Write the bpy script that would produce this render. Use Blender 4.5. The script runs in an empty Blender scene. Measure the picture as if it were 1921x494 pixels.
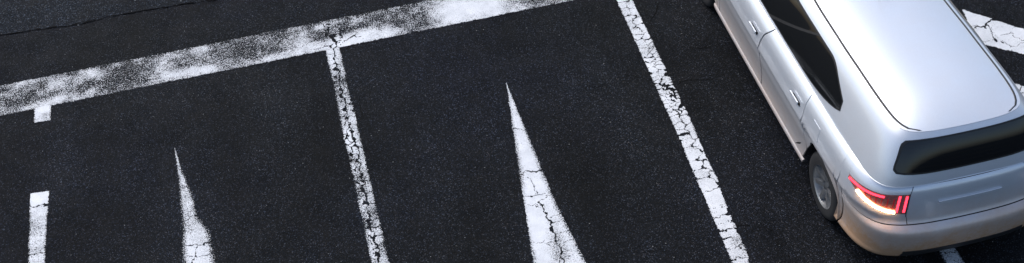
import bpy, bmesh, math, random
import numpy as np
from mathutils import Vector, Matrix

random.seed(7)
scn = bpy.context.scene
COL = scn.collection

# ------------------------------------------------------------------ camera
CAM_H = 8.4
F_PX, W_PX, H_PX = 2570.0, 1921.0, 494.0
PC = np.array((960.5, 247.0))
_hd = np.array([math.cos(-.11), math.sin(-.11), 0.0])
_v = np.array([200 - PC[0], -2000 - PC[1], F_PX])
_up = np.cross(_v, _hd); _up /= np.linalg.norm(_up)
if _up[1] > 0: _up = -_up
_Y = _v / np.linalg.norm(_v)
_X = np.cross(_Y, _up)
if _X[0] < 0: _X = -_X
ROT = np.array([_X, _Y, _up])            # world axes seen in the camera (x right, y down, z ahead)


def at(px, py, z=0.0):
    """the world x, y at height z of a pixel of the photograph"""
    r = ROT @ np.array([px - PC[0], py - PC[1], F_PX])
    s = (z - CAM_H) / r[2]
    return float(r[0] * s), float(r[1] * s)


cam_data = bpy.data.cameras.new('camera')
cam = bpy.data.objects.new('camera', cam_data); COL.objects.link(cam)
cam_data.sensor_width = 36.0
cam_data.lens = F_PX / W_PX * 36.0
cam_data.clip_start = .1
cam_data.clip_end = 3000.0
M = Matrix.Identity(4)
for i in range(3):
    M[i][0] = ROT[i][0]; M[i][1] = -ROT[i][1]; M[i][2] = -ROT[i][2]
M[2][3] = CAM_H
cam.matrix_world = M
scn.camera = cam

# ------------------------------------------------------------------ light
SUN_EL, SUN_AZ = math.radians(54), math.radians(330)      # azimuth from +Y towards +X
world = bpy.data.worlds.new('World'); scn.world = world
world.use_nodes = True
wn = world.node_tree.nodes; wl = world.node_tree.links
bg = wn.get('Background') or wn.new('ShaderNodeBackground')
sky = wn.new('ShaderNodeTexSky'); sky.sky_type = 'NISHITA'; sky.sun_disc = False
sky.sun_elevation = SUN_EL; sky.sun_rotation = SUN_AZ
sky.air_density = 1.0; sky.dust_density = 3.0; sky.ozone_density = 1.6
wl.new(sky.outputs[0], bg.inputs[0]); bg.inputs[1].default_value = .13
sd = bpy.data.lights.new('sun', 'SUN'); sd.energy = 1.3; sd.angle = math.radians(50); sd.color = (1, .975, .94)
sun = bpy.data.objects.new('sun', sd); COL.objects.link(sun)
_d = Vector((math.sin(SUN_AZ) * math.cos(SUN_EL), math.cos(SUN_AZ) * math.cos(SUN_EL), math.sin(SUN_EL)))
sun.rotation_euler = _d.to_track_quat('Z', 'Y').to_euler(); sun.location = _d * 30
scn.view_settings.view_transform = 'Standard'; scn.view_settings.look = 'None'
scn.view_settings.exposure = 0.55; scn.view_settings.gamma = 1.0
scn.view_settings.use_curve_mapping = False


# ------------------------------------------------------------------ helpers
def obj(name, me, mat=None, parent=None, **props):
    o = bpy.data.objects.new(name, me); COL.objects.link(o)
    if mat is not None and me is not None: me.materials.append(mat)
    if parent is not None: o.parent = parent
    for k, v in props.items(): o[k] = v
    return o


def mesh(name, v, f, smooth=False):
    me = bpy.data.meshes.new(name); me.from_pydata([tuple(map(float, p)) for p in v], [], f); me.update()
    if smooth:
        me.polygons.foreach_set('use_smooth', [True] * len(me.polygons))
    return me


class NT:
    """small node-tree writer"""
    def __init__(s, name):
        s.m = bpy.data.materials.new(name); s.m.use_nodes = True
        s.t = s.m.node_tree; s.n = s.t.nodes; s.n.clear()
        s.out = s.n.new('ShaderNodeOutputMaterial')

    def add(s, kind, **kw):
        nd = s.n.new(kind)
        for k, v in kw.items():
            if k.startswith('i_'):
                key = k[2:]; nd.inputs[int(key) if key.isdigit() else key.replace('_', ' ')].default_value = v
            else: setattr(nd, k, v)
        return nd

    def link(s, a, b): s.t.links.new(a, b)

    def math(s, op, a, b=None, clamp=False):
        nd = s.n.new('ShaderNodeMath'); nd.operation = op; nd.use_clamp = clamp
        for i, x in enumerate((a, b)):
            if x is None: continue
            if isinstance(x, (int, float)): nd.inputs[i].default_value = x
            else: s.link(x, nd.inputs[i])
        return nd.outputs[0]

    def ramp(s, fac, stops, interp='LINEAR'):
        nd = s.n.new('ShaderNodeValToRGB'); cr = nd.color_ramp; cr.interpolation = interp
        while len(cr.elements) < len(stops): cr.elements.new(.5)
        for e, (p, c) in zip(cr.elements, stops):
            e.position = p; e.color = (c, c, c, 1) if isinstance(c, (int, float)) else (*c, 1)
        s.link(fac, nd.inputs[0]); return nd.outputs[0]

    def mix(s, fac, a, b, mode='MIX'):
        nd = s.n.new('ShaderNodeMix'); nd.data_type = 'RGBA'; nd.blend_type = mode
        for sock, x in ((nd.inputs[0], fac), (nd.inputs[6], a), (nd.inputs[7], b)):
            if isinstance(x, (int, float)): sock.default_value = x
            elif isinstance(x, tuple): sock.default_value = (*x, 1)
            else: s.link(x, sock)
        return nd.outputs[2]

    def noise(s, co, scale, detail=2, rough=.5):
        nd = s.add('ShaderNodeTexNoise', i_Scale=scale, i_Detail=detail, i_Roughness=rough)
        s.link(co, nd.inputs['Vector']); return nd.outputs[0]


# ------------------------------------------------------------------ materials
def asphalt(name, dark, mid, speck, density, tint2):
    t = NT(name)
    co = t.add('ShaderNodeTexCoord').outputs['Object']
    v1 = t.add('ShaderNodeTexVoronoi', i_Scale=138.0); t.link(co, v1.inputs['Vector'])
    v2 = t.add('ShaderNodeTexVoronoi', i_Scale=84.0); t.link(co, v2.inputs['Vector'])
    sx = t.add('ShaderNodeSeparateColor'); t.link(v1.outputs['Color'], sx.inputs[0])
    sy = t.add('ShaderNodeSeparateColor'); t.link(v2.outputs['Color'], sy.inputs[0])
    # stones: most near black with binder, some worn to grey, a few pale
    c = t.ramp(sx.outputs[0], [(0, dark), (.45, mid), (1 - density * 2, tuple(x * 2.3 for x in mid)), (1 - density * .8, tuple(x * .55 for x in speck)), (1, tuple(x * 1.8 for x in speck))])
    warm = t.ramp(sx.outputs[1], [(0, (.86, .95, 1.12)), (.6, (1, 1, 1)), (1, (1.25, 1.0, .8))])
    c = t.mix(1.0, c, warm, 'MULTIPLY')
    # binder gaps between the stones
    gap = t.ramp(v1.outputs['Distance'], [(.25, 1.0), (.75, .45)])
    c = t.mix(1.0, c, gap, 'MULTIPLY')
    # large rare pale stones
    big = t.math('MULTIPLY', t.ramp(sy.outputs[0], [(.955, 0.0), (.985, 1.0)]), t.ramp(v2.outputs['Distance'], [(.3, 1.0), (.42, 0.0)]))
    c = t.mix(big, c, tuple(x * 1.5 for x in speck))
    # blotches of wear, tint and oil
    n1 = t.noise(co, .9, 4, .6); n2 = t.noise(co, 3.7, 5, .65); n3 = t.noise(co, .28, 2)
    mp = t.add('ShaderNodeMapping'); mp.inputs['Scale'].default_value = (1.5, .22, 1); t.link(co, mp.inputs['Vector'])
    n4 = t.noise(mp.outputs[0], 1.0, 5, .6)
    c = t.mix(1.0, c, t.ramp(n4, [(.32, .64), (.68, 1.42)]), 'MULTIPLY')
    c = t.mix(1.0, c, t.ramp(n1, [(.32, .66), (.68, 1.36)]), 'MULTIPLY')
    c = t.mix(1.0, c, t.ramp(n2, [(.28, .72), (.5, 1.0), (.75, 1.2)]), 'MULTIPLY')
    c = t.mix(1.0, c, t.mix(t.ramp(n3, [(.35, 0.0), (.65, 1.0)]), (1, 1, 1), tint2), 'MULTIPLY')
    b = t.add('ShaderNodeBsdfPrincipled'); t.link(c, b.inputs['Base Color'])
    b.inputs['Specular IOR Level'].default_value = .11
    t.link(t.ramp(n2, [(.3, .72), (.7, .92)]), b.inputs['Roughness'])
    h = t.math('ADD', t.math('MULTIPLY', v1.outputs['Distance'], -1.0), t.math('MULTIPLY', sx.outputs[2], .5))
    bp = t.add('ShaderNodeBump', i_Strength=.55, i_Distance=.006); t.link(h, bp.inputs['Height'])
    t.link(bp.outputs[0], b.inputs['Normal']); t.link(b.outputs[0], t.out.inputs[0])
    return t.m


M_ASPHALT = asphalt('asphalt_dark', (.0024, .0030, .0037), (.0052, .0063, .0074), (.046, .051, .056), .085, (.84, .88, 1.16))
M_ROAD = asphalt('asphalt_road_grey', (.0022, .0034, .0050), (.0050, .0070, .0096), (.056, .066, .078), .11, (.95, .98, 1.06))


def paint_marking():
    t = NT('road_paint')
    co = t.add('ShaderNodeTexCoord').outputs['Object']
    at_ = t.add('ShaderNodeAttribute', attribute_name='cover').outputs['Fac']
    fine = t.noise(co, 84, 4, .66); mid = t.noise(co, 30, 4, .65)
    n = t.math('ADD', t.math('MULTIPLY', fine, .78), t.math('MULTIPLY', mid, .22))
    # noise sits in .3-.7, so spread it before comparing with the cover
    n = t.math('ADD', t.math('MULTIPLY', t.math('SUBTRACT', n, .5), 2.35), .5)
    d = t.math('SUBTRACT', at_, n)
    keep = t.ramp(t.math('ADD', t.math('MULTIPLY', d, 8.0), .5, True), [(.25, 0.0), (.75, 1.0)])
    dirt = t.noise(co, 5.5, 5, .65); grain = t.noise(co, 160, 2)
    c = t.mix(t.ramp(dirt, [(.35, 0.0), (.75, 1.0)]), (.76, .78, .80), (.56, .585, .61))
    c = t.mix(1.0, c, t.ramp(grain, [(.3, .80), (.62, 1.0)]), 'MULTIPLY')
    # thin paint lets the dark stones tint it
    thin = t.ramp(d, [(0.0, .50), (.35, 1.0)])
    c = t.mix(1.0, c, thin, 'MULTIPLY')
    b = t.add('ShaderNodeBsdfPrincipled', i_Roughness=.62); t.link(c, b.inputs['Base Color'])
    b.inputs['Specular IOR Level'].default_value = .3
    bp = t.add('ShaderNodeBump', i_Strength=.35, i_Distance=.003); t.link(t.math('ADD', fine, grain), bp.inputs['Height'])
    t.link(bp.outputs[0], b.inputs['Normal'])
    tr = t.add('ShaderNodeBsdfTransparent')
    mx = t.add('ShaderNodeMixShader'); t.link(keep, mx.inputs[0]); t.link(tr.outputs[0], mx.inputs[1]); t.link(b.outputs[0], mx.inputs[2])
    t.link(mx.outputs[0], t.out.inputs[0])
    return t.m


M_PAINT = paint_marking()


def plain(name, base, rough=.5, metal=0.0, coat=0.0, spec=.5, emit=None, strength=0.0, grain=0.0, gscale=300):
    t = NT(name); b = t.add('ShaderNodeBsdfPrincipled', i_Roughness=rough, i_Metallic=metal)
    b.inputs['Coat Weight'].default_value = coat; b.inputs['Coat Roughness'].default_value = .06
    b.inputs['Specular IOR Level'].default_value = spec
    co = t.add('ShaderNodeTexCoord').outputs['Object']
    n = t.noise(co, gscale, 2)
    lo = tuple(x * (1 - grain) for x in base); hi = tuple(min(1, x * (1 + grain)) for x in base)
    t.link(t.ramp(n, [(.3, lo), (.7, hi)]), b.inputs['Base Color'])
    if emit: b.inputs['Emission Color'].default_value = (*emit, 1); b.inputs['Emission Strength'].default_value = strength
    t.link(b.outputs[0], t.out.inputs[0]); return t.m


def car_paint():
    t = NT('silver_metallic_paint')
    co = t.add('ShaderNodeTexCoord').outputs['Object']
    b = t.add('ShaderNodeBsdfPrincipled', i_Metallic=.4, i_Roughness=.34)
    b.inputs['Coat Weight'].default_value = .8; b.inputs['Coat Roughness'].default_value = .05
    fl = t.add('ShaderNodeTexVoronoi', i_Scale=900.0); t.link(co, fl.inputs['Vector'])
    sc = t.add('ShaderNodeSeparateColor'); t.link(fl.outputs['Color'], sc.inputs[0])
    c = t.mix(t.ramp(sc.outputs[0], [(0, 0.0), (1, 1.0)]), (.60, .645, .70), (.72, .765, .82))
    # road film: brownish, dusty, streaky, thickest low; rear tan paints in the lamp's warm glow
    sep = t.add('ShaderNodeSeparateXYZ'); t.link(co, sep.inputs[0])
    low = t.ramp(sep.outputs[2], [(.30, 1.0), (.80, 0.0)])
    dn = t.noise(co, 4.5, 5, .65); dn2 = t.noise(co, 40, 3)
    back = t.ramp(t.math('MULTIPLY', sep.outputs[1], .25), [(.08, 1.0), (.32, .42)])  # stronger towards the rear, where the tan stands for lamp glow
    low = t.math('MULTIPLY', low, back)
    dust_glow = t.math('MULTIPLY', low, t.ramp(t.math('ADD', t.math('MULTIPLY', dn, .7), t.math('MULTIPLY', dn2, .3)), [(.3, .75), (.65, 1.3)]))
    dust_glow = t.math('ADD', dust_glow, t.ramp(dn, [(.35, 0.0), (.8, .10)]), True)
    c = t.mix(dust_glow, c, (.52, .33, .20))
    t.link(c, b.inputs['Base Color'])
    t.link(t.math('SUBTRACT', .8, dust_glow, True), b.inputs['Coat Weight'])
    t.link(t.math('ADD', t.math('MULTIPLY', dust_glow, .35), .32), b.inputs['Roughness'])
    bp = t.add('ShaderNodeBump', i_Strength=.04, i_Distance=.002); t.link(t.noise(co, 60, 2), bp.inputs['Height'])
    t.link(bp.outputs[0], b.inputs['Normal'])
    t.link(b.outputs[0], t.out.inputs[0]); return t.m


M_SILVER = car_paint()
M_BLACK = plain('black_plastic', (.018, .018, .019), .55, grain=.25)
M_UNDER = plain('underbody_black', (.008, .008, .008), .8, grain=.3)
M_RUBBER = plain('tyre_rubber', (.022, .022, .023), .75, grain=.3)
M_SEAL = plain('window_seal_rubber', (.012, .012, .013), .5, grain=.2)
M_GLASS = plain('tinted_glass', (.006, .007, .008), .04, coat=.0, spec=.42, grain=.1)
M_ALLOY = plain('wheel_alloy', (.45, .46, .47), .35, metal=.85, grain=.12)
M_RED = plain('red_lamp_lens', (.30, .010, .014), .12, coat=.6, emit=(1, .02, .03), strength=.12, grain=.2, gscale=90)
M_LENS = plain('pale_pink_lamp_lens', (.34, .13, .12), .10, metal=.25, coat=.7, grain=.25, gscale=70)
M_LED = plain('lit_red_strip', (.5, .02, .03), .3, emit=(1, .03, .06), strength=3.0)
M_AMBER = plain('lit_amber_indicator', (.8, .4, .15), .3, emit=(1, .58, .28), strength=30.0)
M_CLEAR = plain('clear_lamp_lens', (.62, .63, .65), .12, metal=.4, coat=.6, grain=.15, gscale=60)
M_CRACK = plain('crack_fill_dark', (.0035, .0035, .0038), .95, grain=.4, spec=.1)
M_LEAF = plain('dry_grit', (.30, .29, .27), .8, grain=.3)


# ------------------------------------------------------------------ numpy noise
def vnoise(x, y, seed=0):
    xi = np.floor(x).astype(np.int64); yi = np.floor(y).astype(np.int64)
    fx = x - xi; fy = y - yi; fx = fx * fx * (3 - 2 * fx); fy = fy * fy * (3 - 2 * fy)
    def h(a, b):
        n = (a * 374761393 + b * 668265263 + seed * 974634777) & 0x7fffffff
        n = ((n ^ (n >> 13)) * 1274126177) & 0x7fffffff
        return ((n ^ (n >> 16)) & 0xffff) / 65535.0
    return (h(xi, yi) * (1 - fx) + h(xi + 1, yi) * fx) * (1 - fy) + (h(xi, yi + 1) * (1 - fx) + h(xi + 1, yi + 1) * fx) * fy


def fbm(x, y, seed=0, o=4):
    r = 0; a = .5; t = 0
    for i in range(o):
        r = r + a * vnoise(x * 2 ** i, y * 2 ** i, seed + i * 17); t += a; a *= .5
    return r / t


# ------------------------------------------------------------------ ground
ground = obj('asphalt_ground', mesh('asphalt_ground', [(-900, -900, 0), (900, -900, 0), (900, 900, 0), (-900, 900, 0)], [(0, 1, 2, 3)]), M_ASPHALT, kind='structure')

# the older, greyer road surface whose ragged edge crosses the top left corner
def seam_y(x):
    k = [(0, 66), (45, 59), (95, 52), (150, 47), (165, 41), (190, 36), (230, 27), (285, 18), (340, 9), (400, 1), (480, -8)]
    pts = [at(*p) for p in k]
    return np.interp(x, [p[0] for p in pts], [p[1] for p in pts])
xs = np.concatenate([[-900], np.arange(-9, 9, .012), [900]])
base = np.where(xs < -3.5, seam_y(-3.45) + (-3.45 - np.maximum(xs, -9)) * .086, np.where(xs > -.8, seam_y(-.8) - (np.minimum(xs, 9) + .8) * .03, seam_y(xs)))
ys = base + (fbm(xs * 9, xs * 0 + 2, 3) - .5) * .05 + (fbm(xs * 60, xs * 0 + 7, 5, 2) - .5) * .012
v = []; f = []
for i, (x, y) in enumerate(zip(xs, ys)):
    v += [(x, y, .004), (x, 900, .004)]
    if i: f.append((2 * i - 2, 2 * i, 2 * i + 1, 2 * i - 1))
road = obj('road_surface', mesh('road_surface', v, f), M_ROAD, kind='structure')


def ribbon(pts, width, seed, step=.012, rough=.03):
    """a ragged thin strip along a polyline, for a crack"""
    P = [np.array(p, float) for p in pts]; v = []; f = []; s = 0.0
    path = []
    for a, b in zip(P[:-1], P[1:]):
        n = max(2, int(np.linalg.norm(b - a) / step))
        for i in range(n): path.append(a + (b - a) * i / n)
    path.append(P[-1]); path = np.array(path); n = len(path)
    d = np.gradient(path, axis=0); d /= np.linalg.norm(d, axis=1)[:, None] + 1e-9
    nr = np.c_[-d[:, 1], d[:, 0]]; s = np.arange(n) * step
    path = path + nr * ((fbm(s * 6, s * 0 + seed, seed) - .5) * 2 * rough)[:, None]
    w = width * np.clip((fbm(s * 9, s * 0 + seed * 3.1, seed + 9, 3) - .36) * 3.4, 0, 1.3)
    w *= np.clip(np.minimum(np.arange(n), np.arange(n)[::-1]) / 6.0, 0, 1)
    for i in range(n):
        v += [(*(path[i] + nr[i] * w[i] / 2), .0), (*(path[i] - nr[i] * w[i] / 2), .0)]
        if i and (w[i] > 1e-4 or w[i - 1] > 1e-4): f.append((2 * i - 2, 2 * i - 1, 2 * i + 1, 2 * i))
    return v, f


def crack(name, pts, width, seed, z, rough=.02, parent=None):
    v, f = ribbon(pts, width, seed, rough=rough)
    me = mesh(name, [(p[0], p[1], z) for p in v], f)
    return obj(name, me, M_CRACK, parent)


m = (xs > -8) & (xs < 3)
v, f = ribbon(list(zip(xs[m][::2], ys[m][::2])), .020, 4, step=.024, rough=.004)
obj('seam_crack', mesh('seam_crack', [(p[0], p[1], .008) for p in v], f), M_CRACK, road)
hair = [[(1168, 143), (1190, 142), (1222, 150)], [(1262, 162), (1290, 152), (1335, 150), (1372, 128)], [(1235, 5), (1222, 40), (1232, 75), (1215, 110)],
        [(1372, 424), (1420, 425), (1452, 432), (1475, 455)], [(1150, 150), (1120, 165), (1085, 160)], [(1425, 350), (1440, 372), (1436, 392)],
        [(1260, 70), (1300, 92), (1345, 88)], [(672, 175), (690, 240), (700, 330), (712, 400), (726, 470)]]
for i, h in enumerate(hair):
    crack('hairline_crack', [at(*p) for p in h], .009 if i < 7 else .005, 20 + i, .004, .03, ground)

# loose grit: pale crumbs lying on the asphalt
gv = []; gf = []
for i in range(620):
    px, py = random.uniform(-40, 1960), random.uniform(-20, 520)
    x, y = at(px, py)
    if i < 3: x, y = at(*[(147, 48), (254, 2), (340, 3)][i])
    r = random.choice([.0025, .003, .0035, .005]) if i >= 3 else .010
    k = len(gv); a0 = random.uniform(0, 6.3); z0 = .0035 if y < float(np.interp(x, xs, ys)) else .0075
    for j in range(4): gv.append((x + r * math.cos(a0 + j * 1.57) * random.uniform(.7, 1.2), y + r * math.sin(a0 + j * 1.57) * random.uniform(.7, 1.2), z0))
    gv.append((x, y, z0 + r))
    gf += [(k, k + 1, k + 4), (k + 1, k + 2, k + 4), (k + 2, k + 3, k + 4), (k + 3, k, k + 4)]
obj('loose_grit', mesh('loose_grit', gv, gf), M_LEAF, None, kind='stuff')


# ------------------------------------------------------------------ painted markings
def sdist(P, X, Y):
    """signed distance to a polygon, positive inside"""
    n = len(P); d = np.full(X.shape, 1e9); ins = np.zeros(X.shape, bool)
    for i in range(n):
        ax, ay = P[i]; bx, by = P[(i + 1) % n]
        ex, ey = bx - ax, by - ay
        t = np.clip(((X - ax) * ex + (Y - ay) * ey) / (ex * ex + ey * ey + 1e-12), 0, 1)
        d = np.minimum(d, np.hypot(X - ax - t * ex, Y - ay - t * ey))
        c = ((ay > Y) != (by > Y)) & (X < (bx - ax) * (Y - ay) / (by - ay + 1e-12) + ax)
        ins ^= c
    return np.where(ins, d, -d)


MARK_Z = .004


def marking(name, label, poly, seeds, gap, cover, group=None, g=.006, ragged=.006, edge_wear=.25, ew=.02, seed=0, cracks=(), plates=True, dz=0.0):
    """poly and seeds in ground metres; seeds are the middles of the paint plates, gap(x, y) the width of the cracks between them"""
    P = np.array(poly); lo = P.min(0) - .01; hi = P.max(0) + .01
    nx = int((hi[0] - lo[0]) / g) + 1; ny = int((hi[1] - lo[1]) / g) + 1
    gx = lo[0] + np.arange(nx + 1) * g; gy = lo[1] + np.arange(ny + 1) * g
    VX, VY = np.meshgrid(gx, gy)
    X = (VX[:-1, :-1] + VX[1:, 1:]) / 2; Y = (VY[:-1, :-1] + VY[1:, 1:]) / 2
    D = sdist(P, X, Y) + (fbm(X * 45, Y * 45, seed) - .5) * 2 * ragged * 1.6
    keep = D > 0
    S = np.array(seeds); 
    wx = X + (fbm(X * 19, Y * 19, seed + 5) - .5) * .085; wy = Y + (fbm(X * 19, Y * 19, seed + 8) - .5) * .085
    f1 = np.full(X.shape, 1e9); f2 = np.full(X.shape, 1e9); cid = np.zeros(X.shape, int)
    for i, (sx, sy) in enumerate(S):
        d = np.hypot(wx - sx, wy - sy)
        b = d < f1
        f2 = np.where(b, f1, np.minimum(f2, d)); cid = np.where(b, i, cid); f1 = np.where(b, d, f1)
    w = gap(X, Y) * np.clip((fbm(X * 13, Y * 13, seed + 31) - .24) * 2.7, .10, 1.25)
    keep &= (f2 - f1) > w
    for pts, cw in cracks:                                   # single drawn cracks
        C = np.array(pts); dd = np.full(X.shape, 1e9)
        for a, b in zip(C[:-1], C[1:]):
            e = b - a; t = np.clip(((wx - a[0] - .0) * e[0] + (wy - a[1]) * e[1]) / (e @ e), 0, 1)
            dd = np.minimum(dd, np.hypot(wx - a[0] - t * e[0], wy - a[1] - t * e[1]))
        keep &= dd > cw * (.15 + 1.5 * fbm(X * 18, Y * 18, seed + 41))
    cov = cover(VX, VY) - edge_wear * np.clip(1 - sdist(P, VX, VY) / (ew * np.clip((hi[1] - VY) / 1.1, .12, 1) if ew > .03 else ew), 0, 1)
    vid = np.arange((nx + 1) * (ny + 1)).reshape(ny + 1, nx + 1)
    root = obj(name, None, label=label, category='road marking')
    ctr = P.mean(0); root.location = (ctr[0], ctr[1], MARK_Z + dz)
    if group: root['group'] = group
    pieces = []                                              # every island of paint is a plate
    todo = {(int(a), int(b)): int(c_) for a, b, c_ in zip(*np.where(keep), cid[keep])}
    while todo:
        k0, c0 = todo.popitem(); stack = [k0]; isl = [k0]
        while stack:
            a, b = stack.pop()
            for q in ((a + 1, b), (a - 1, b), (a, b + 1), (a, b - 1)):
                if todo.get(q) == c0: del todo[q]; stack.append(q); isl.append(q)
        if len(isl) >= 12:
            isl.sort(); q = np.array(isl); pieces.append((q[:, 0], q[:, 1]))
    for (r, c) in pieces:
        if len(r) < 4: continue
        q = np.stack([vid[r, c], vid[r, c + 1], vid[r + 1, c + 1], vid[r + 1, c]], 1)
        u, inv = np.unique(q, return_inverse=True); inv = inv.reshape(-1, 4)
        vx = VX.ravel()[u]; vy = VY.ravel()[u]
        jx = (vnoise(vx * 210, vy * 210, 3) - .5) * g * .8; jy = (vnoise(vx * 210, vy * 210, 4) - .5) * g * .8
        me = bpy.data.meshes.new('paint_plate')
        me.from_pydata(np.c_[vx + jx - ctr[0], vy + jy - ctr[1], np.zeros(len(u))].tolist(), [], inv.tolist())
        a = me.attributes.new('cover', 'FLOAT', 'POINT'); a.data.foreach_set('value', cov.ravel()[u].astype(np.float32))
        me.update()
        obj('paint_plate', me, M_PAINT, root)
    return root


def blobs(X, Y, bl):
    """sum of soft patches given in pixels of the photograph: x, y, radius along, radius across, amount"""
    r = 0
    for px, py, rx, ry, am in bl:
        cx, cy = at(px, py); sx = abs(at(px + rx, py)[0] - cx); sy = abs(at(px, py - ry)[1] - cy)
        r = r + am * np.exp(-((X - cx) / sx) ** 2 - ((Y - cy) / sy) ** 2)
    return r


# --- the wide band across the heads of the bays
B_TOP, B_LOW = 11.445, 10.965
band_blobs = [(50, 152, 28, 10, .4), (105, 158, 18, 10, .45), (85, 196, 45, 9, .5), (110, 185, 16, 8, .3), (170, 137, 16, 9, .5), (186, 142, 10, 9, .4), (175, 172, 9, 8, .4), (150, 148, 30, 10, .2),
              (235, 145, 45, 22, -.22), (305, 120, 18, 14, .35), (312, 143, 22, 10, .45), (350, 136, 36, 9, .55), (390, 130, 22, 8, .5), (375, 94, 18, 6, .4), (330, 104, 26, 8, .25),
              (450, 98, 40, 14, -.12), (500, 113, 30, 7, .35), (530, 106, 26, 8, .35), (560, 80, 26, 10, .3), (585, 92, 34, 10, .6), (570, 62, 16, 6, .3), (600, 52, 14, 5, .4), (618, 47, 20, 4, .5),
              (632, 90, 22, 12, .6), (640, 84, 20, 12, .5), (690, 66, 38, 13, .8), (660, 76, 26, 10, .55), (730, 62, 20, 9, .55), (668, 40, 16, 6, .35), (650, 55, 12, 12, -.2),
              (745, 40, 34, 10, -.1), (800, 15, 14, 22, .1), (795, 38, 14, 14, -.18), (850, 22, 32, 26, .95), (895, 14, 34, 26, .9), (925, 8, 18, 20, .6), (965, 15, 30, 14, .25), (1010, 8, 25, 10, .1)]


def band_cover(X, Y):
    return np.clip(.435 + .50 * blobs(X, Y, band_blobs) + (fbm(X * 5, Y * 5, 61) - .5) * .16 + (fbm(X * 17, Y * 17, 62) - .5) * .30, .36, .90) + .06 * np.exp(-((Y - B_LOW) / .07) ** 2)


junction = [at(*p) for p in [(632, 90), (660, 80), (628, 58), (645, 66), (612, 78), (600, 60), (690, 62), (640, 45), (664, 42), (618, 96)]]
bseeds = [(-4.3, 11.2), (-2.2, 11.2), (-1.0, 11.2), (-.62, 11.2), (.9, 11.2), (2.0, 11.2), (3.6, 11.2), (5.2, 11.2)] + junction
jx, jy = at(632, 70)
marking('wide_band', 'long wide white band worn to speckles running across the heads of the parking bays',
        [(-5.2, B_LOW), (6.2, B_LOW), (6.2, B_TOP), (-5.2, B_TOP)], bseeds,
        lambda X, Y: .026 * np.clip(1.15 - np.hypot(X - jx, Y - jy) / .27, -.4, 1), band_cover, g=.008, ragged=.007, edge_wear=.05, seed=2,
        cracks=[([at(*p) for p in [(609, 46), (613, 58), (620, 70), (628, 78), (633, 96)]], .010), ([at(*p) for p in [(630, 46), (636, 56), (643, 70), (634, 82)]], .009)])


# --- bay lines
def column_seeds(x0, x1, y0, y1, spec, seed):
    """plate middles in a strip; spec lists (y from the top, columns, plate length)"""
    rnd = random.Random(seed); out = []; 
    for (ya, yb, cols, ln) in spec:
        for k, c in enumerate(cols):
            y = ya - rnd.uniform(0, ln)
            while y > yb:
                out.append((x0 + (x1 - x0) * (c + rnd.uniform(-.07, .07)), y)); y -= ln * rnd.uniform(.6, 1.5)
    return out


lw = .148
x2 = -.092
seeds2 = column_seeds(x2 - lw / 2, x2 + lw / 2, 0, 0, [(10.96, 9.6, (.2, .74), .10), (9.6, 9.2, (.15, .5, .8), .08), (9.2, 8.6, (.2, .72), .13), (8.6, 5.6, (.18, .68), .10)], 3)
A, Bp, C_, D_ = at(611, 97), at(638, 94), at(731, 494), at(697, 494)
def l2c(X, Y): return .63 + (fbm(X * 7, Y * 7, 71) - .5) * .55 + blobs(X, Y, [(656, 265, 14, 22, .4), (622, 110, 12, 20, .2), (640, 170, 30, 40, -.05), (680, 350, 22, 40, -.14), (700, 480, 12, 14, .2)])
marking('bay_line', 'white bay line meeting the wide band, split lengthwise by a dark crack',
        [(A[0], 10.975), (Bp[0], 10.975), (C_[0], C_[1]), (C_[0] + .012, 5.6), (D_[0] + .012, 5.6), D_], seeds2, lambda X, Y: .0115 + 0 * X, l2c, 'white parking bay lines', ragged=.006, seed=11, edge_wear=.22, dz=.0015,
        cracks=[([at(*p) for p in [(624, 90), (631, 120), (640, 148), (638, 160), (646, 185), (650, 205), (657, 232), (664, 258), (670, 280), (672, 305), (682, 345), (689, 382), (696, 418), (700, 440), (707, 470), (716, 510)]], .0095)])

A, Bp, C_, D_ = (2.806, 10.9), (2.955, 10.9), at(1411, 494), at(1374, 494)
seeds3 = column_seeds(2.81, 2.955, 0, 0, [(10.95, 10.2, (.25, .8), .11), (10.2, 9.55, (.25, .75), .075), (9.55, 9.0, (.12, .42, .68, .92), .055), (9.0, 8.55, (.22, .7), .075), (8.55, 8.35, (.3, .8), .10), (8.35, 8.0, (.25, .7), .11), (8.0, 7.75, (.45,), .22), (7.75, 7.25, (.3, .72), .10), (7.25, 5.5, (.2, .7), .09)], 9)
def l3c(X, Y): return .84 + (fbm(X * 6, Y * 6, 81) - .5) * .45 + blobs(X, Y, [(1275, 230, 30, 20, -.15), (1400, 470, 14, 30, -.2)])
marking('bay_line', 'white bay line broken into small crazed plates, nearest to the silver car on its left',
        [A, Bp, (2.951, 9.6), (2.952, 8.9), (2.928, 8.4), (2.93, 8.1), (2.898, 7.75), C_, (C_[0], 5.5), (D_[0], 5.5), D_, (2.757, 8.1), (2.775, 8.6)], seeds3, lambda X, Y: .0100 + .009 * np.exp(-((Y - 9.25) / .4) ** 2) * (X > 2.86), l3c, 'white parking bay lines', ragged=.005, seed=13, edge_wear=.25, ew=.012)

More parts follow.
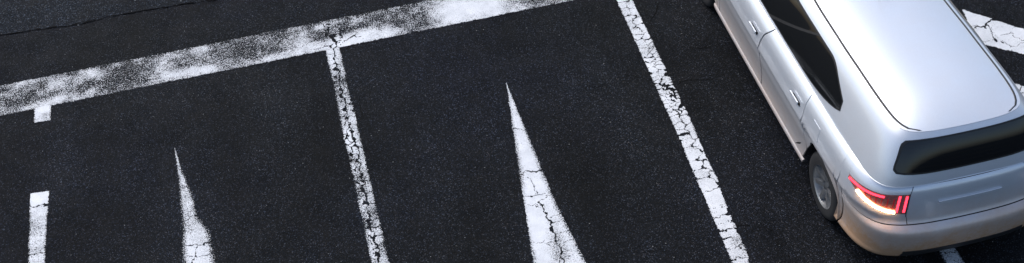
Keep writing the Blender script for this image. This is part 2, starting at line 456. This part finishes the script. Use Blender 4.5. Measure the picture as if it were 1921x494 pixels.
A, Bp, C_, D_ = at(57, 364), at(92, 359), at(84, 494), at(53, 494)
def l1c(X, Y): return .68 + (fbm(X * 7, Y * 16, 91) - .5) * .4 + blobs(X, Y, [(74, 370, 40, 12, .5), (70, 390, 40, 12, .25)])
marking('bay_line', 'solid-topped white bay line starting alone at the lower left, away from the band',
        [A, Bp, C_, (C_[0], 5.8), (D_[0], 5.8), D_], [(-2.95, 9.8), (-2.95, 9.3), (-2.95, 8.3), (-2.95, 7.2)], lambda X, Y: -.01 + 0 * X, l1c, 'white parking bay lines', ragged=.005, seed=15,
        cracks=[([at(50, 387), at(95, 385)], .0045), ([at(50, 443), at(70, 438), at(95, 441)], .003), ([at(50, 480), at(95, 474)], .004), ([at(50, 458), at(95, 461)], .002)])
marking('line_stub', 'short white stub of line hanging from the wide band at the far left',
        [(at(65, 205)[0], B_LOW + .022), (at(96, 198)[0], B_LOW + .022), at(95, 227), at(64, 231)], [at(80, 215)], lambda X, Y: -.01 + 0 * X, lambda X, Y: .72 + (fbm(X * 14, Y * 14, 95) - .5) * .5 + blobs(X, Y, [(78, 208, 25, 7, .3)]), g=.005, seed=17, dz=.0015)
x5 = 5.895
seeds5 = column_seeds(x5 - lw / 2, x5 + lw / 2, 0, 0, [(10.9, 5.6, (.25, .75), .12)], 5)
marking('bay_line', 'white bay line just showing beside the right flank of the silver car',
        [(x5 - lw / 2, 5.6), (x5 + lw / 2, 5.6), (x5 + lw / 2, 8.36), (x5 - lw / 2, 8.52)], seeds5, lambda X, Y: .012 + 0 * X, lambda X, Y: .85 + (fbm(X * 7, Y * 7, 98) - .5) * .4, 'white parking bay lines', seed=19)

# --- pointed arrows in the middle of the bays
T, L2, R4 = at(326, 270), at(342, 494), at(406, 494)
a1_left = [at(*p) for p in [(332, 330), (336, 383)]]
a1_right = [at(*p) for p in [(399, 447), (391, 428), (377, 410), (368, 383), (359, 356), (347, 329)]]
c1 = (R4[0] + L2[0]) / 2
def a1c(X, Y): return .66 + (fbm(X * 8, Y * 8, 101) - .5) * .35 + blobs(X, Y, [(365, 475, 22, 24, .25), (332, 320, 14, 40, -.1)])
arrow_group = 'long pointed white arrows in the bays'
marking('pointed_arrow', 'worn pointed white arrow with a ragged stepped right edge, nearer the lower left corner',
        [T] + a1_left + [L2, (L2[0] - .02, 7.7), (c1 - .07, 7.7), (c1 - .07, 5.8), (c1 + .07, 5.8), (c1 + .07, 7.7), (R4[0] + .05, 7.7), R4] + a1_right, [(-1.65, 9.4), (-1.6, 8.95), at(350, 478), at(385, 478), (-1.5, 8.0), (-1.6, 6.8)],
        lambda X, Y: np.where(Y < 8.62, .010, -.01), a1c, arrow_group, ragged=.007, edge_wear=.46, ew=.055, seed=21, g=.0055,
        cracks=[([at(336, 462), at(360, 461), at(395, 455)], .008), ([at(334, 420), at(350, 415), at(372, 405)], .005), ([at(332, 355), at(356, 352)], .004), ([at(343, 480), at(375, 482), at(400, 474)], .004)])

T, L1, L2, R1, R2 = at(948, 150), at(972, 310), at(1001, 494), at(1047, 390), at(1100, 494)
c2 = (L2[0] + R2[0]) / 2
def a2c(X, Y): return .88 + (fbm(X * 7, Y * 7, 111) - .5) * .25 + blobs(X, Y, [(1000, 420, 22, 60, .3), (990, 300, 10, 60, .1), (1052, 460, 16, 40, -.32), (952, 180, 12, 30, -.15), (1040, 480, 12, 30, -.25)])
marking('pointed_arrow', 'crisp pointed white arrow with a long dark crack up its middle',
        [T, L1, L2, (L2[0] - .015, 7.2), (c2 - .07, 7.2), (c2 - .07, 5.8), (c2 + .07, 5.8), (c2 + .07, 7.2), (R2[0] + .03, 7.2), R2, R1],
        [(1.42, 9.5), at(975, 305), at(1000, 350), at(1003, 420), at(1015, 490), at(1050, 400), at(1064, 432), at(1075, 462), at(1085, 490), (1.3, 7.2), (1.3, 6.6)],
        lambda X, Y: .004 + 0 * X - .012 * (Y > 9.0), a2c, arrow_group, ragged=.006, edge_wear=.44, ew=.05, seed=23, g=.0055,
        cracks=[([at(1013, 382), at(1026, 412), at(1040, 440), at(1052, 470), at(1062, 500)], .008), ([at(982, 368), at(1010, 366), at(1042, 363)], .006), ([at(995, 335), at(1009, 364)], .003), ([at(970, 326), at(1000, 324), at(1022, 320)], .006),
                ([at(960, 245), at(985, 243)], .006), ([at(1030, 410), at(1056, 402)], .004), ([at(1040, 438), at(1070, 432)], .004), ([at(1048, 458), at(1080, 450)], .003)])
la, lb = at(1750, 460)[0], at(1790, 460)[0]
c3 = 4.415
marking('pointed_arrow', 'speckled white arrow shaft coming out from under the rear bumper of the silver car',
        [(c3, 9.9), (c3 - .28, 7.5), (c3 - .07, 7.5), (c3 - .07, 5.6), (c3 + .07, 5.6), (c3 + .07, 7.5), (c3 + .17, 7.5)], [(c3, 9), (c3, 8), (c3, 7.2), (c3, 6.9), (c3, 6.55), (c3 - .04, 6.2), (c3, 5.8)],
        lambda X, Y: .008 + 0 * X, lambda X, Y: .68 + (fbm(X * 9, Y * 9, 121) - .5) * .3, arrow_group, seed=25)
# --- the slanted bar beyond the car
p1, p2, p3, p4 = at(1812, 21), at(1921, 56), at(1921, 103), at(1850, 85)
dr = np.array((p3[0] - p4[0] + p2[0] - p1[0], p3[1] - p4[1] + p2[1] - p1[1])); dr /= np.linalg.norm(dr)
e1 = (p2[0] + dr[0] * 1.6, p2[1] + dr[1] * 1.6); e2 = (p3[0] + dr[0] * 1.6, p3[1] + dr[1] * 1.6)
s1 = (p1[0] - .02, p1[1] + .03); s2 = (p4[0] - dr[0] * .12, p4[1] - dr[1] * .12)
def pick(*L): return [at(*p) for p in L]
marking('slanted_bar', 'broad slanted white bar with branching cracks beyond the far side of the car',
        [s2, p4, p3, e2, e1, p2, s1], pick((1835, 35), (1845, 65), (1880, 55), (1900, 75), (1912, 65), (1925, 95), (1960, 90), (1990, 130), (1875, 88)), lambda X, Y: .007 + 0 * X, lambda X, Y: .95 + (fbm(X * 7, Y * 7, 131) - .5) * .5, seed=27, ragged=.008, edge_wear=.2,
        cracks=[(pick((1829, 55), (1848, 49), (1862, 40), (1868, 36)), .008), (pick((1850, 50), (1858, 62), (1872, 78)), .005), (pick((1878, 82), (1884, 84)), .012)])


# ================================================================== the car
# local axes: x right, y forward from the rear bumper, z up
LEN = 4.88


def pl(x, tab):
    """smooth monotone interpolation of a table"""
    xs_ = [t[0] for t in tab]; ys_ = [t[1] for t in tab]
    if x <= xs_[0]: return ys_[0]
    if x >= xs_[-1]: return ys_[-1]
    i = max(k for k in range(len(xs_)) if xs_[k] <= x); i = min(i, len(xs_) - 2)
    h = xs_[i + 1] - xs_[i]; t = (x - xs_[i]) / h
    def sl(k):
        if k <= 0 or k >= len(xs_) - 1: return 0.0 if False else (ys_[min(k + 1, len(xs_) - 1)] - ys_[max(k - 1, 0)]) / (xs_[min(k + 1, len(xs_) - 1)] - xs_[max(k - 1, 0)])
        a = (ys_[k] - ys_[k - 1]) / (xs_[k] - xs_[k - 1]); b = (ys_[k + 1] - ys_[k]) / (xs_[k + 1] - xs_[k])
        return 0.0 if a * b <= 0 else 2 * a * b / (a + b)
    m0, m1 = sl(i) * h, sl(i + 1) * h
    return (2 * t ** 3 - 3 * t * t + 1) * ys_[i] + (t ** 3 - 2 * t * t + t) * m0 + (-2 * t ** 3 + 3 * t * t) * ys_[i + 1] + (t ** 3 - t * t) * m1


W1 = [(.19, .770), (.235, .822), (.27, .834), (.285, .832), (.30, .819), (.36, .814), (.48, .822), (.58, .834), (.652, .834), (.672, .853), (.69, .854), (.74, .846), (.80, .836), (.86, .822), (.905, .800), (.935, .775), (.955, .745)]
R1 = [(.19, .13), (.25, .06), (.32, .03), (.42, .01), (.52, .0), (.565, .012), (.59, .045), (.62, .075), (.72, .082), (.82, .088), (.90, .10), (.935, .115), (.955, .14)]
F1_ = [(.19, LEN - .16), (.3, LEN - .05), (.5, LEN), (.7, LEN - .04), (.86, LEN - .14), (.955, LEN - .32)]
W2 = [(.945, .742), (1.05, .700), (1.15, .655), (1.25, .602), (1.30, .565), (1.325, .535)]
R2 = [(.945, .13), (1.02, .150), (1.12, .185), (1.22, .228), (1.29, .268), (1.325, .30)]
F2_ = [(.945, 3.78), (1.05, 3.48), (1.15, 3.22), (1.25, 2.98), (1.30, 2.85), (1.325, 2.76)]
REAR_S = [(0, 0), (.22, .003), (.45, .016), (.66, .052), (.82, .125), (.925, .26), (.975, .46), (.995, .75), (1.0, 1.1)]
FRONT_S = [(1.0, 1.2), (.99, .8), (.955, .5), (.87, .26), (.72, .11), (.5, .035), (.25, .006), (0, 0)]


def catmull(P, t):
    n = len(P) - 1; x = min(max(t, 0), 1) * n; i = min(int(x), n - 1); u = x - i
    p0 = P[i - 1] if i > 0 else (2 * P[0][0] - P[1][0], P[1][1]) if P[0][0] == 0 else P[0]
    if i == 0 and P[0][0] == 0: p0 = (-P[1][0], P[1][1])
    p1, p2 = P[i], P[i + 1]
    p3 = P[i + 2] if i + 2 <= n else ((-P[n - 1][0], P[n - 1][1]) if P[n][0] == 0 else (2 * P[n][0] - P[n - 1][0], 2 * P[n][1] - P[n - 1][1]))
    return tuple(.5 * (2 * p1[k] + (p2[k] - p0[k]) * u + (2 * p0[k] - 5 * p1[k] + 4 * p2[k] - p3[k]) * u * u + (3 * p1[k] - p0[k] - 3 * p2[k] + p3[k]) * u ** 3) for k in (0, 1))


def outline(a, W, R, F, RS=REAR_S):
    pts = [(W * fx, R + dy) for fx, dy in RS]
    yr, yf = pts[-1][1], F - FRONT_S[0][1]
    fr = [(W * fx, F - dy) for fx, dy in FRONT_S]
    if yf - yr > .3: pts += [(W * 1.003, yr + (yf - yr) * .35), (W * 1.003, yr + (yf - yr) * .7)]
    else: fr = [(x, max(y, yr + .05 * (k + 1))) for k, (x, y) in enumerate(fr)]; pts += [(W, yr + .02), (W, yr + .035)]
    return catmull(pts + fr, a)


def drop(p):
    """the bonnet falls away in front of the windscreen"""
    x, y, z = p
    if y > 3.45:
        t = min(1, (y - 3.45) / 1.45); z -= .20 * t * t * max(0, (z - .25) / .7)
    return (x, y, z)


def low(a, z): x, y = outline(a, pl(z, W1), pl(z, R1), pl(z, F1_)); return (x, y, z)
REAR_T = [(0, 0), (.25, .002), (.5, .010), (.72, .034), (.86, .080), (.94, .165), (.978, .29), (.996, .52), (1.0, .85)]


def high(a, z): x, y = outline(a, pl(z, W2), pl(z, R2), pl(z, F2_), REAR_T); return (x, y, z)


def a_of(surf, z, y=None, x=None):
    """curve parameter where the right half outline passes y (or x on the rear face)"""
    lo_, hi_ = 0.0, 1.0
    if x is not None:
        hi_ = .45
        for _ in range(40):
            m_ = (lo_ + hi_) / 2
            if surf(m_, z)[0] < x: lo_ = m_
            else: hi_ = m_
        return lo_
    for _ in range(40):
        m_ = (lo_ + hi_) / 2
        if surf(m_, z)[1] < y: lo_ = m_
        else: hi_ = m_
    return lo_


def normal(surf, a, z):
    e = 1e-3
    p = [Vector(surf(min(1, a + e), z)), Vector(surf(max(0, a - e), z)), Vector(surf(a, z + e)), Vector(surf(a, z - e))]
    n = (p[0] - p[1]).cross(p[2] - p[3])
    if n.length < 1e-12: return Vector((0, -1, 0))
    n.normalize()
    if a <= 1e-6: n.x = 0; n.normalize()
    return n


WHEELS_Y = (.95, 4.02); WR = .295; ARCH = .352


def sheet(surf, cols, zb, zt, nz, off=0.0, thick=.012, mirror=False, side=1):
    """a panel of the surface: cols are curve parameters (negative = left half), zb and zt the lower and upper edge at each"""
    V = []; Fc = []; n = len(cols)
    for layer in (0, 1):
        for a in cols:
            s = -1 if a < 0 else 1; aa = abs(a)
            z0, z1 = zb(aa), zt(aa)
            for k in range(nz + 1):
                z = z0 + (z1 - z0) * k / nz
                p = Vector(surf(aa, z)) + normal(surf, aa, z) * (off - thick * layer)
                p = drop(p)
                V.append((p[0] * s * side, p[1], p[2]))
    N = n * (nz + 1)
    for i in range(n - 1):
        for k in range(nz):
            q = (i * (nz + 1) + k, (i + 1) * (nz + 1) + k, (i + 1) * (nz + 1) + k + 1, i * (nz + 1) + k + 1)
            Fc.append(q); Fc.append(tuple(N + j for j in q[::-1]))
    def rim(a, b): Fc.append((a, N + a, N + b, b))
    for i in range(n - 1):
        rim(i * (nz + 1), (i + 1) * (nz + 1)); rim((i + 1) * (nz + 1) + nz, i * (nz + 1) + nz)
    for k in range(nz):
        rim(k + 1, k); rim((n - 1) * (nz + 1) + k, (n - 1) * (nz + 1) + k + 1)
    if side < 0: Fc = [q[::-1] for q in Fc]
    return V, Fc


def panel(name, mat, surf, cols, zb, zt, nz, parent, off=0.0, thick=.012, side=1, label=None):
    V, Fc = sheet(surf, cols, zb, zt, nz, off, thick, side=side)
    me = mesh(name, V, Fc, True)
    try: me.set_sharp_from_angle(angle=math.radians(38))
    except Exception: pass
    o = obj(name, me, mat, parent)
    if label: o['label'] = label
    return o


def lin(a, b, n): return [a + (b - a) * i / n for i in range(n + 1)]


def arch_bottom(a, z0=.215, r=ARCH):
    y = low(a, .45)[1]; z = z0
    for wy in WHEELS_Y:
        if abs(y - wy) < r: z = max(z, .295 + math.sqrt(r * r - (y - wy) ** 2))
    return z


car = obj('silver_hatchback', None, label='silver five door hatchback driving away, tail lamp lit, at the right edge of the asphalt', category='car')
XC, YR = 4.415, 6.50
car.location = (XC, YR, .0)

# --- dark inner shell behind the panel gaps
cols = lin(-1, -.001, 70) + lin(0, 1, 70)
V, Fc = sheet(low, lin(-1, 0, 70)[:-1] + lin(0, 1, 70), lambda a: max(.23, arch_bottom(a, .23, ARCH + .004)), lambda a: .945, 14, -.014, .01)
V2, Fc2 = sheet(high, lin(-1, 0, 60)[:-1] + lin(0, 1, 60), lambda a: .945, lambda a: 1.32, 6, -.016, .01)
k = len(V); V += V2; Fc += [tuple(i + k for i in q) for q in Fc2]
k = len(V)
V += [(sx * .60, y, z) for y in (.25, 4.6) for sx in (-1, 1) for z in (.19, .60)]
Fc += [tuple(i + k for i in q) for q in [(0, 1, 3, 2), (4, 6, 7, 5), (0, 4, 5, 1), (2, 3, 7, 6), (0, 2, 6, 4), (1, 5, 7, 3)]]
obj('inner_shell', mesh('inner_shell', V, Fc, True), M_UNDER, car)

G = .0028       # half a panel gap


def ya(y, z=.6): return a_of(low, z, y=y)
def xa(x, z=.7): return a_of(low, z, x=x)


# --- rear bumper: one moulding round both corners
def bump_bot(a): return max(.21, arch_bottom(a, .21))
def bump_top(a): return .60 - G
aB = ya(.58)
cs = [-x for x in reversed(lin(0, aB, 46))] + lin(0, aB, 46)[1:]
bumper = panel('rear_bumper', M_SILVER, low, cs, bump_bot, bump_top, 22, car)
panel('lower_valance', M_BLACK, low, [-x for x in reversed(lin(0, xa(.5, .3), 12))] + lin(0, xa(.5, .3), 12)[1:], lambda a: .225, lambda a: .33, 4, bumper, off=.004)
# --- tailgate between the lamps
LAMP_X = .49
cs = lin(0, xa(.70, .66), 22); tg_cols = [-x for x in reversed(cs)] + cs[1:]
aL = xa(LAMP_X, .78)
def tg_bot(a): return .60 + G
def tg_top(a): return .945
gate_cols = [-x for x in reversed(lin(0, aL - .002, 18))] + lin(0, aL - .002, 18)[1:]
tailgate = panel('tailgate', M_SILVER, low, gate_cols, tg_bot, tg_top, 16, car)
panel('gate_handle', M_SILVER, low, [-x for x in reversed(lin(0, xa(.26), 5))] + lin(0, xa(.26), 5)[1:], lambda a: .77, lambda a: .795, 3, tailgate, off=.014, thick=.012)

# --- tail lamps wrapping round the rear corners, quarter panels, doors, wings
for s in (-1, 1):
    aT = ya(.50, .82)                               # forward tip on the flank
    def lz0(a): 
        t = max(0, (a - aL) / (aT - aL)); return .705 + .12 * t ** 1.6
    def lz1(a): 
        t = max(0, (a - aL) / (aT - aL)); return .885 - .035 * t
    lamp = panel('tail_lamp', M_LENS, low, lin(aL + .001, aT, 22), lz0, lz1, 6, car, off=.006, thick=.02, side=s, label='lit red and amber tail lamp on the left rear corner' if s < 0 else None)
    panel('lit_strip', M_LED, low, lin(aL + (aT - aL) * .36, aT - .004, 18), lambda a: lz1(a) - .022, lambda a: lz1(a) - .010, 1, lamp, off=.012, thick=.008, side=s)
    panel('lit_strip', M_LED, low, lin(aL + .004, aL + .009, 1), lambda a: .725, lambda a: .875, 3, lamp, off=.010, thick=.006, side=s)
    panel('lit_strip', M_LED, low, lin(aL + (aT - aL) * .12, aL + (aT - aL) * .15, 1), lambda a: .725, lambda a: .875, 3, lamp, off=.010, thick=.006, side=s)
    for q in range(7):                                   # lens cells
        a_ = aL + (aT - aL) * (.2 + .09 * q)
        panel('lens_rib', M_RED, low, lin(a_, a_ + .0022, 1), lambda a: lz0(a) + .040, lambda a: lz1(a) - .028, 2, lamp, off=.009, thick=.006, side=s)
    panel('indicator', M_AMBER if s < 0 else M_CLEAR, low, lin(aL + (aT - aL) * .16, aL + (aT - aL) * .80, 16), lambda a: lz0(a) + .010, lambda a: lz0(a) + .018, 1, lamp, off=.022, thick=.018, side=s, label='lit amber indicator strip' if s < 0 else None)
    # quarter panel: strips under, over and ahead of the lamp
    yq = 1.32
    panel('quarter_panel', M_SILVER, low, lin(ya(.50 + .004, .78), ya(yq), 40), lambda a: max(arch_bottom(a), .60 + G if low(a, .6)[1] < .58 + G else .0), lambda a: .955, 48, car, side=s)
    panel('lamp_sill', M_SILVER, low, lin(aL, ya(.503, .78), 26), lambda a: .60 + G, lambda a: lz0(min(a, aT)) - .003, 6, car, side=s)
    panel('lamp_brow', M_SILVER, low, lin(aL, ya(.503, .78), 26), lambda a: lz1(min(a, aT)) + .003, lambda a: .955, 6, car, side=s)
    if s < 0:
        panel('fuel_flap', M_SILVER, low, lin(ya(1.0), ya(1.13), 5), lambda a: .735, lambda a: .86, 4, car, off=.0025, thick=.003, side=s)
    # doors
    doors = [('rear_door', yq, 2.36), ('front_door', 2.36, 3.50)]
    for nm, y0, y1 in doors:
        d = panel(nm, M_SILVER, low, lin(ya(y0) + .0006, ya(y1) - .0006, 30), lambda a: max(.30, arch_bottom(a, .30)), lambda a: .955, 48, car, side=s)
        hy = y0 + .10
        panel('door_handle', M_SILVER, low, lin(ya(hy), ya(hy + .17), 8), lambda a: .795, lambda a: .822, 3, d, off=.030, thick=.012, side=s)
        panel('handle_shade', M_UNDER, low, lin(ya(hy - .01), ya(hy + .15), 6), lambda a: .78, lambda a: .812, 2, d, off=.002, thick=.003, side=s)  # flat dark patch painting the shade behind the handle
    panel('sill', M_SILVER, low, lin(ya(1.32), ya(3.64), 40), lambda a: .20, lambda a: .297, 8, car, side=s)
    panel('front_wing', M_SILVER, low, lin(ya(3.50) + .0006, ya(4.40), 30), lambda a: max(.30, arch_bottom(a)), lambda a: .955, 18, car, side=s)
    panel('headlamp', M_CLEAR, low, lin(ya(4.41), 1 - .07, 14), lambda a: .72, lambda a: .86, 5, car, off=.004, side=s)
    panel('wing_tip', M_SILVER, low, lin(ya(4.405), 1 - .068, 14), lambda a: .863, lambda a: .955, 4, car, side=s)
fb = ya(4.405)
cs = lin(fb, 1, 30)
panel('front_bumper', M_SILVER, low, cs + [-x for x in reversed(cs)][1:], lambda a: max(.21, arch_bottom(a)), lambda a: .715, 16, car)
cs = lin(.932, 1, 10)
panel('grille', M_BLACK, low, cs + [-x for x in reversed(cs)][1:], lambda a: .72, lambda a: .95, 5, car)

# --- shoulder ledge up to the glass, and the bonnet
def ledge(cols):
    V = []; Fc = []
    for a in cols:
        s = -1 if a < 0 else 1; p = Vector(low(abs(a), .955)); q = Vector(high(abs(a), .945)); q.z = .953
        for t in (0, .5, 1):
            w_ = p.lerp(q, t); w_.z = .9545 + (.006 if t == .5 else 0) - (.004 if t == 1 else 0)
            w_ = Vector(drop(w_)); V.append((w_.x * s, w_.y, w_.z))
    for i in range(len(cols) - 1):
        for k in (0, 1): Fc.append((3 * i + k, 3 * i + 3 + k, 3 * i + 4 + k, 3 * i + 1 + k))
    return V, Fc
V, Fc = ledge([-x for x in reversed(lin(0, .80, 60))] + lin(0, .80, 60)[1:])
obj('shoulder_ledge', mesh('shoulder_ledge', V, Fc, True), M_SILVER, car)
V = []; Fc = []; cs = lin(.80, 1, 24); cs = cs + [-x for x in reversed(cs)][1:]
for a in cs:
    s = -1 if a < 0 else 1; p = Vector(low(abs(a), .955)); q = Vector(high(abs(a), .945))
    for i in range(9):
        t = i / 8; w_ = p.lerp(q, t); w_.z = .956 + .045 * math.sin(min(1, t * 1.2) * math.pi / 2) * min(1, (abs(a) - .80) / .06); w_ = Vector(drop(w_)); V.append((w_.x * s, w_.y, w_.z))
for i in range(len(cs) - 1):
    for k in range(8): Fc.append((9 * i + k, 9 * i + 9 + k, 9 * i + 10 + k, 9 * i + 1 + k))
obj('bonnet', mesh('bonnet', V, Fc, True), M_SILVER, car)

# --- upper body with glass
def yh(y, z=1.12): return a_of(high, z, y=y)
def xh(x, z=1.12): return a_of(high, z, x=x)
cs = lin(0, 1, 90)
upper = panel('upper_body', M_SILVER, high, [-x for x in reversed(cs)] + cs[1:], lambda a: .947, lambda a: 1.325, 14, car)
ZB, ZT = .985, 1.262


def side_pane(name, y0, y1, s, round_rear=False, round_front=False):
    a0, a1 = yh(y0, 1.0), yh(y1, 1.0)
    def prof(grow):
        def zb(a):
            t = (high(a, 1.12)[1] - y0) / (y1 - y0); z = ZB - grow
            if round_rear and t < .42: z = ZB - grow + .105 * (1 - max(0, t) / .42) ** 2.4
            return z
        def zt(a):
            y = high(a, 1.12)[1]; t = (y - y0) / (y1 - y0); z = ZT + grow
            if round_rear and t < .5: z = ZT + grow - .150 * (1 - max(0, t) / .5) ** 2.2
            if round_front: z = min(z, max(ZB + .03, ZT + grow - max(0, (y - 2.82)) * .46))
            return max(z, zb(a) + .012)
        return zb, zt
    zb, zt = prof(.012)
    e = (a1 - a0) * .015
    seal = panel(name + '_seal', M_SEAL, high, lin(a0 - e, a1 + e, 26), zb, zt, 8, upper, off=.003, thick=.005, side=s)
    zb, zt = prof(0)
    panel(name, M_GLASS, high, lin(a0, a1, 26), zb, zt, 8, upper, off=.006, thick=.004, side=s)


for s in (-1, 1):
    side_pane('rear_side_window', .98, 2.33, s, round_rear=True)
    side_pane('front_side_window', 2.40, 3.42, s, round_front=True)
    panel('pillar_trim', M_SEAL, high, lin(yh(2.31, 1.0), yh(2.42, 1.0), 4), lambda a: ZB - .012, lambda a: ZT + .012, 6, upper, off=.0045, thick=.004, side=s)
# rear glass
a_g = xh(.575, 1.1)
gc = lin(0, 1, 20)
def rg(width_b, width_t, zb, zt, off, name, mat, nz=10):
    """pane on the rear face that narrows upward"""
    V = []; Fc = []; n = 21
    for L in (0, 1):
        for i in range(n):
            t = -1 + 2 * i / (n - 1)
            for k in range(nz + 1):
                u = k / nz; z = zb + (zt - zb) * u
                cut = 1 - .05 * (abs(2 * u - 1)) ** 8
                x = t * (width_b + (width_t - width_b) * u) * cut
                zz = z + (.012 * abs(t) ** 6) * (1 - 2 * u)
                a = xh(abs(x), zz); p = Vector(high(a, zz)) + normal(high, a, zz) * (off - .004 * L)
                V.append((math.copysign(p.x, x) if abs(x) > 1e-9 else 0, p.y, p.z))
    N = n * (nz + 1)
    for i in range(n - 1):
        for k in range(nz):
            q = (i * (nz + 1) + k, (i + 1) * (nz + 1) + k, (i + 1) * (nz + 1) + k + 1, i * (nz + 1) + k + 1)
            Fc += [q, tuple(N + j for j in q[::-1])]
    return obj(name, mesh(name, V, Fc, True), mat, upper)
rg(.60, .50, 1.040, 1.290, .003, 'rear_window_seal', M_SEAL)
def heated_glass():
    t = NT('heated_rear_glass'); co = t.add('ShaderNodeTexCoord').outputs['Object']
    sp = t.add('ShaderNodeSeparateXYZ'); t.link(co, sp.inputs[0])
    fr = t.math('FRACT', t.math('MULTIPLY', sp.outputs[2], 32.0))
    c = t.ramp(fr, [(.0, (.017, .014, .012)), (.09, (.017, .014, .012)), (.12, (.006, .007, .008))])
    b = t.add('ShaderNodeBsdfPrincipled', i_Roughness=.05); b.inputs['Specular IOR Level'].default_value = .55
    t.link(c, b.inputs['Base Color']); t.link(b.outputs[0], t.out.inputs[0]); return t.m


rg(.585, .485, 1.054, 1.280, .006, 'rear_window', heated_glass())
cw = lin(yh(2.75, 1.0), 1, 16)
def wz(a): return 1.30
panel('windscreen', M_GLASS, high, lin(xh(0) + 0, 0, 1) if False else (lambda c: c + [-x for x in reversed(c)][1:])(lin(.80, 1, 20)), lambda a: .965, wz, 8, upper, off=.004, thick=.004)

# --- roof panel: domed sheet with a rear lip
RO = [outline(i / 400, pl(1.325, W2), pl(1.325, R2), pl(1.325, F2_), REAR_T) for i in range(401)]
RYS = [p[1] for p in RO]; RXS = [p[0] for p in RO]
ymin, ymax = RYS[0], RYS[-1]
imx = int(np.argmax(RXS))


def half(y):
    """half width of the roof edge at y"""
    return float(np.interp(y, np.maximum.accumulate(RYS), RXS))


def roof_z(x, y, xe):
    u = min(1, abs(x) / max(xe, 1e-4))
    r = min(1, (y - ymin) / .55); fz = min(1, (ymax - y) / .55)
    e = (1 - (1 - max(r, 0)) ** 2.2) * (1 - (1 - max(fz, 0)) ** 2.2)
    return 1.327 + (.075 * (1 - u ** 2.6)) * e


V = []; Fc = []
yy = [ymin + (ymax - ymin) * t for t in [0, .0008, .003, .007, .013, .022, .035, .055, .08, .11, .15] + lin(.2, .8, 14) + [.85, .9, .94, .97, .985, .995, 1]]
nx_ = 28
for y in yy:
    xe = max(half(y), .02) 
    for j in range(nx_ + 1):
        u = math.sin((j / nx_ - .5) * math.pi); x = u * xe
        V.append((x, y, roof_z(x, y, xe)))
for i in range(len(yy) - 1):
    for j in range(nx_): q = i * (nx_ + 1) + j; Fc.append((q, q + 1, q + nx_ + 2, q + nx_ + 1))
roof = obj('roof', mesh('roof', V, Fc, True), M_SILVER, car)
# drip mouldings
for s in (-1, 1):
    V = []; Fc = []; ys_ = lin(ymin + .035, 2.68, 50)
    for y in ys_:
        xe = half(y); x = xe - .034
        for dx, dz in ((-.009, -.002), (-.007, .0035), (.007, .0035), (.009, -.002)):
            V.append((s * (x + dx), y, roof_z(x + dx, y, xe) + dz))
    for i in range(len(ys_) - 1):
        for k in range(3): Fc.append((4 * i + k, 4 * i + 4 + k, 4 * i + 5 + k, 4 * i + 1 + k))
    obj('drip_moulding', mesh('drip_moulding', V, Fc, True), M_SEAL, roof)

def tube(pts, r, n=8):
    V = []; Fc = []
    P = [Vector(p) for p in pts]
    for i, p in enumerate(P):
        d = (P[min(i + 1, len(P) - 1)] - P[max(i - 1, 0)]).normalized()
        u = d.orthogonal().normalized(); w_ = d.cross(u)
        rr = r[i] if isinstance(r, (list, tuple)) else r
        for k in range(n): t = 2 * math.pi * k / n; V.append(p + (u * math.cos(t) + w_ * math.sin(t)) * rr)
    for i in range(len(P) - 1):
        for k in range(n): Fc.append((i * n + k, i * n + (k + 1) % n, (i + 1) * n + (k + 1) % n, (i + 1) * n + k))
    Fc.append(tuple(range(n))[::-1]); Fc.append(tuple((len(P) - 1) * n + k for k in range(n)))
    return V, Fc


# roof aerial
V, Fc = tube([(0, 2.0, 1.39), (0, 1.93, 1.44), (0, 1.75, 1.56)], [.014, .006, .003])
obj('aerial', mesh('aerial', V, Fc, True), M_BLACK, car)
# door mirrors
for s in (-1, 1):
    bm = bmesh.new(); bmesh.ops.create_uvsphere(bm, u_segments=16, v_segments=10, radius=1)
    for v_ in bm.verts:
        v_.co = Vector((s * .86 + v_.co.x * .10, 3.40 + (v_.co.y * .055 if v_.co.y > 0 else v_.co.y * .02), 1.02 + v_.co.z * .065))
    me = bpy.data.meshes.new('door_mirror'); bm.to_mesh(me); bm.free(); me.polygons.foreach_set('use_smooth', [True] * len(me.polygons))
    obj('door_mirror', me, M_SILVER, car)


# --- wheels
def lathe(prof, n=40):
    V = []; Fc = []; m_ = len(prof)
    for i in range(n):
        t = 2 * math.pi * i / n
        for x, r in prof: V.append((x, r * math.cos(t), r * math.sin(t)))
    for i in range(n):
        for k in range(m_ - 1): Fc.append((i * m_ + k, i * m_ + k + 1, ((i + 1) % n) * m_ + k + 1, ((i + 1) % n) * m_ + k))
    return V, Fc


tv, tf = lathe([(-.085, .19), (-.092, .24), (-.088, .275), (-.07, .292), (-.03, .295), (.03, .295), (.07, .292), (.088, .275), (.094, .24), (.088, .19)])
tyre_me = mesh('tyre', tv, tf, True); tyre_me.materials.append(M_RUBBER)
rv, rf = lathe([(.088, .192), (.080, .18), (.03, .172), (.02, .05), (.05, .045), (.055, .0)])
for k in range(7):                                   # spokes
    t0 = 2 * math.pi * k / 7; b0 = len(rv)
    for x, r, hw in ((.058, .04, .022), (.070, .11, .017), (.078, .182, .022)):
        for sg in (-1, 1): rv.append((x, r * math.cos(t0) - sg * hw * math.sin(t0), r * math.sin(t0) + sg * hw * math.cos(t0)))
        for sg in (-1, 1): rv.append((x - .03, r * math.cos(t0) - sg * hw * math.sin(t0), r * math.sin(t0) + sg * hw * math.cos(t0)))
    for q in (0, 4):
        rf += [tuple(b0 + q + j for j in z_) for z_ in ((0, 1, 5, 4), (0, 4, 6, 2), (1, 3, 7, 5))]
rim_me = mesh('rim', rv, rf, False); rim_me.materials.append(M_ALLOY)
for wy in WHEELS_Y:
    for s in (-1, 1):
        w_ = obj('wheel', None, None, car); w_.location = (s * .715, wy, WR)
        if s < 0: w_.rotation_euler = (0, 0, math.pi)
        obj('tyre', tyre_me, None, w_); obj('rim', rim_me, None, w_)
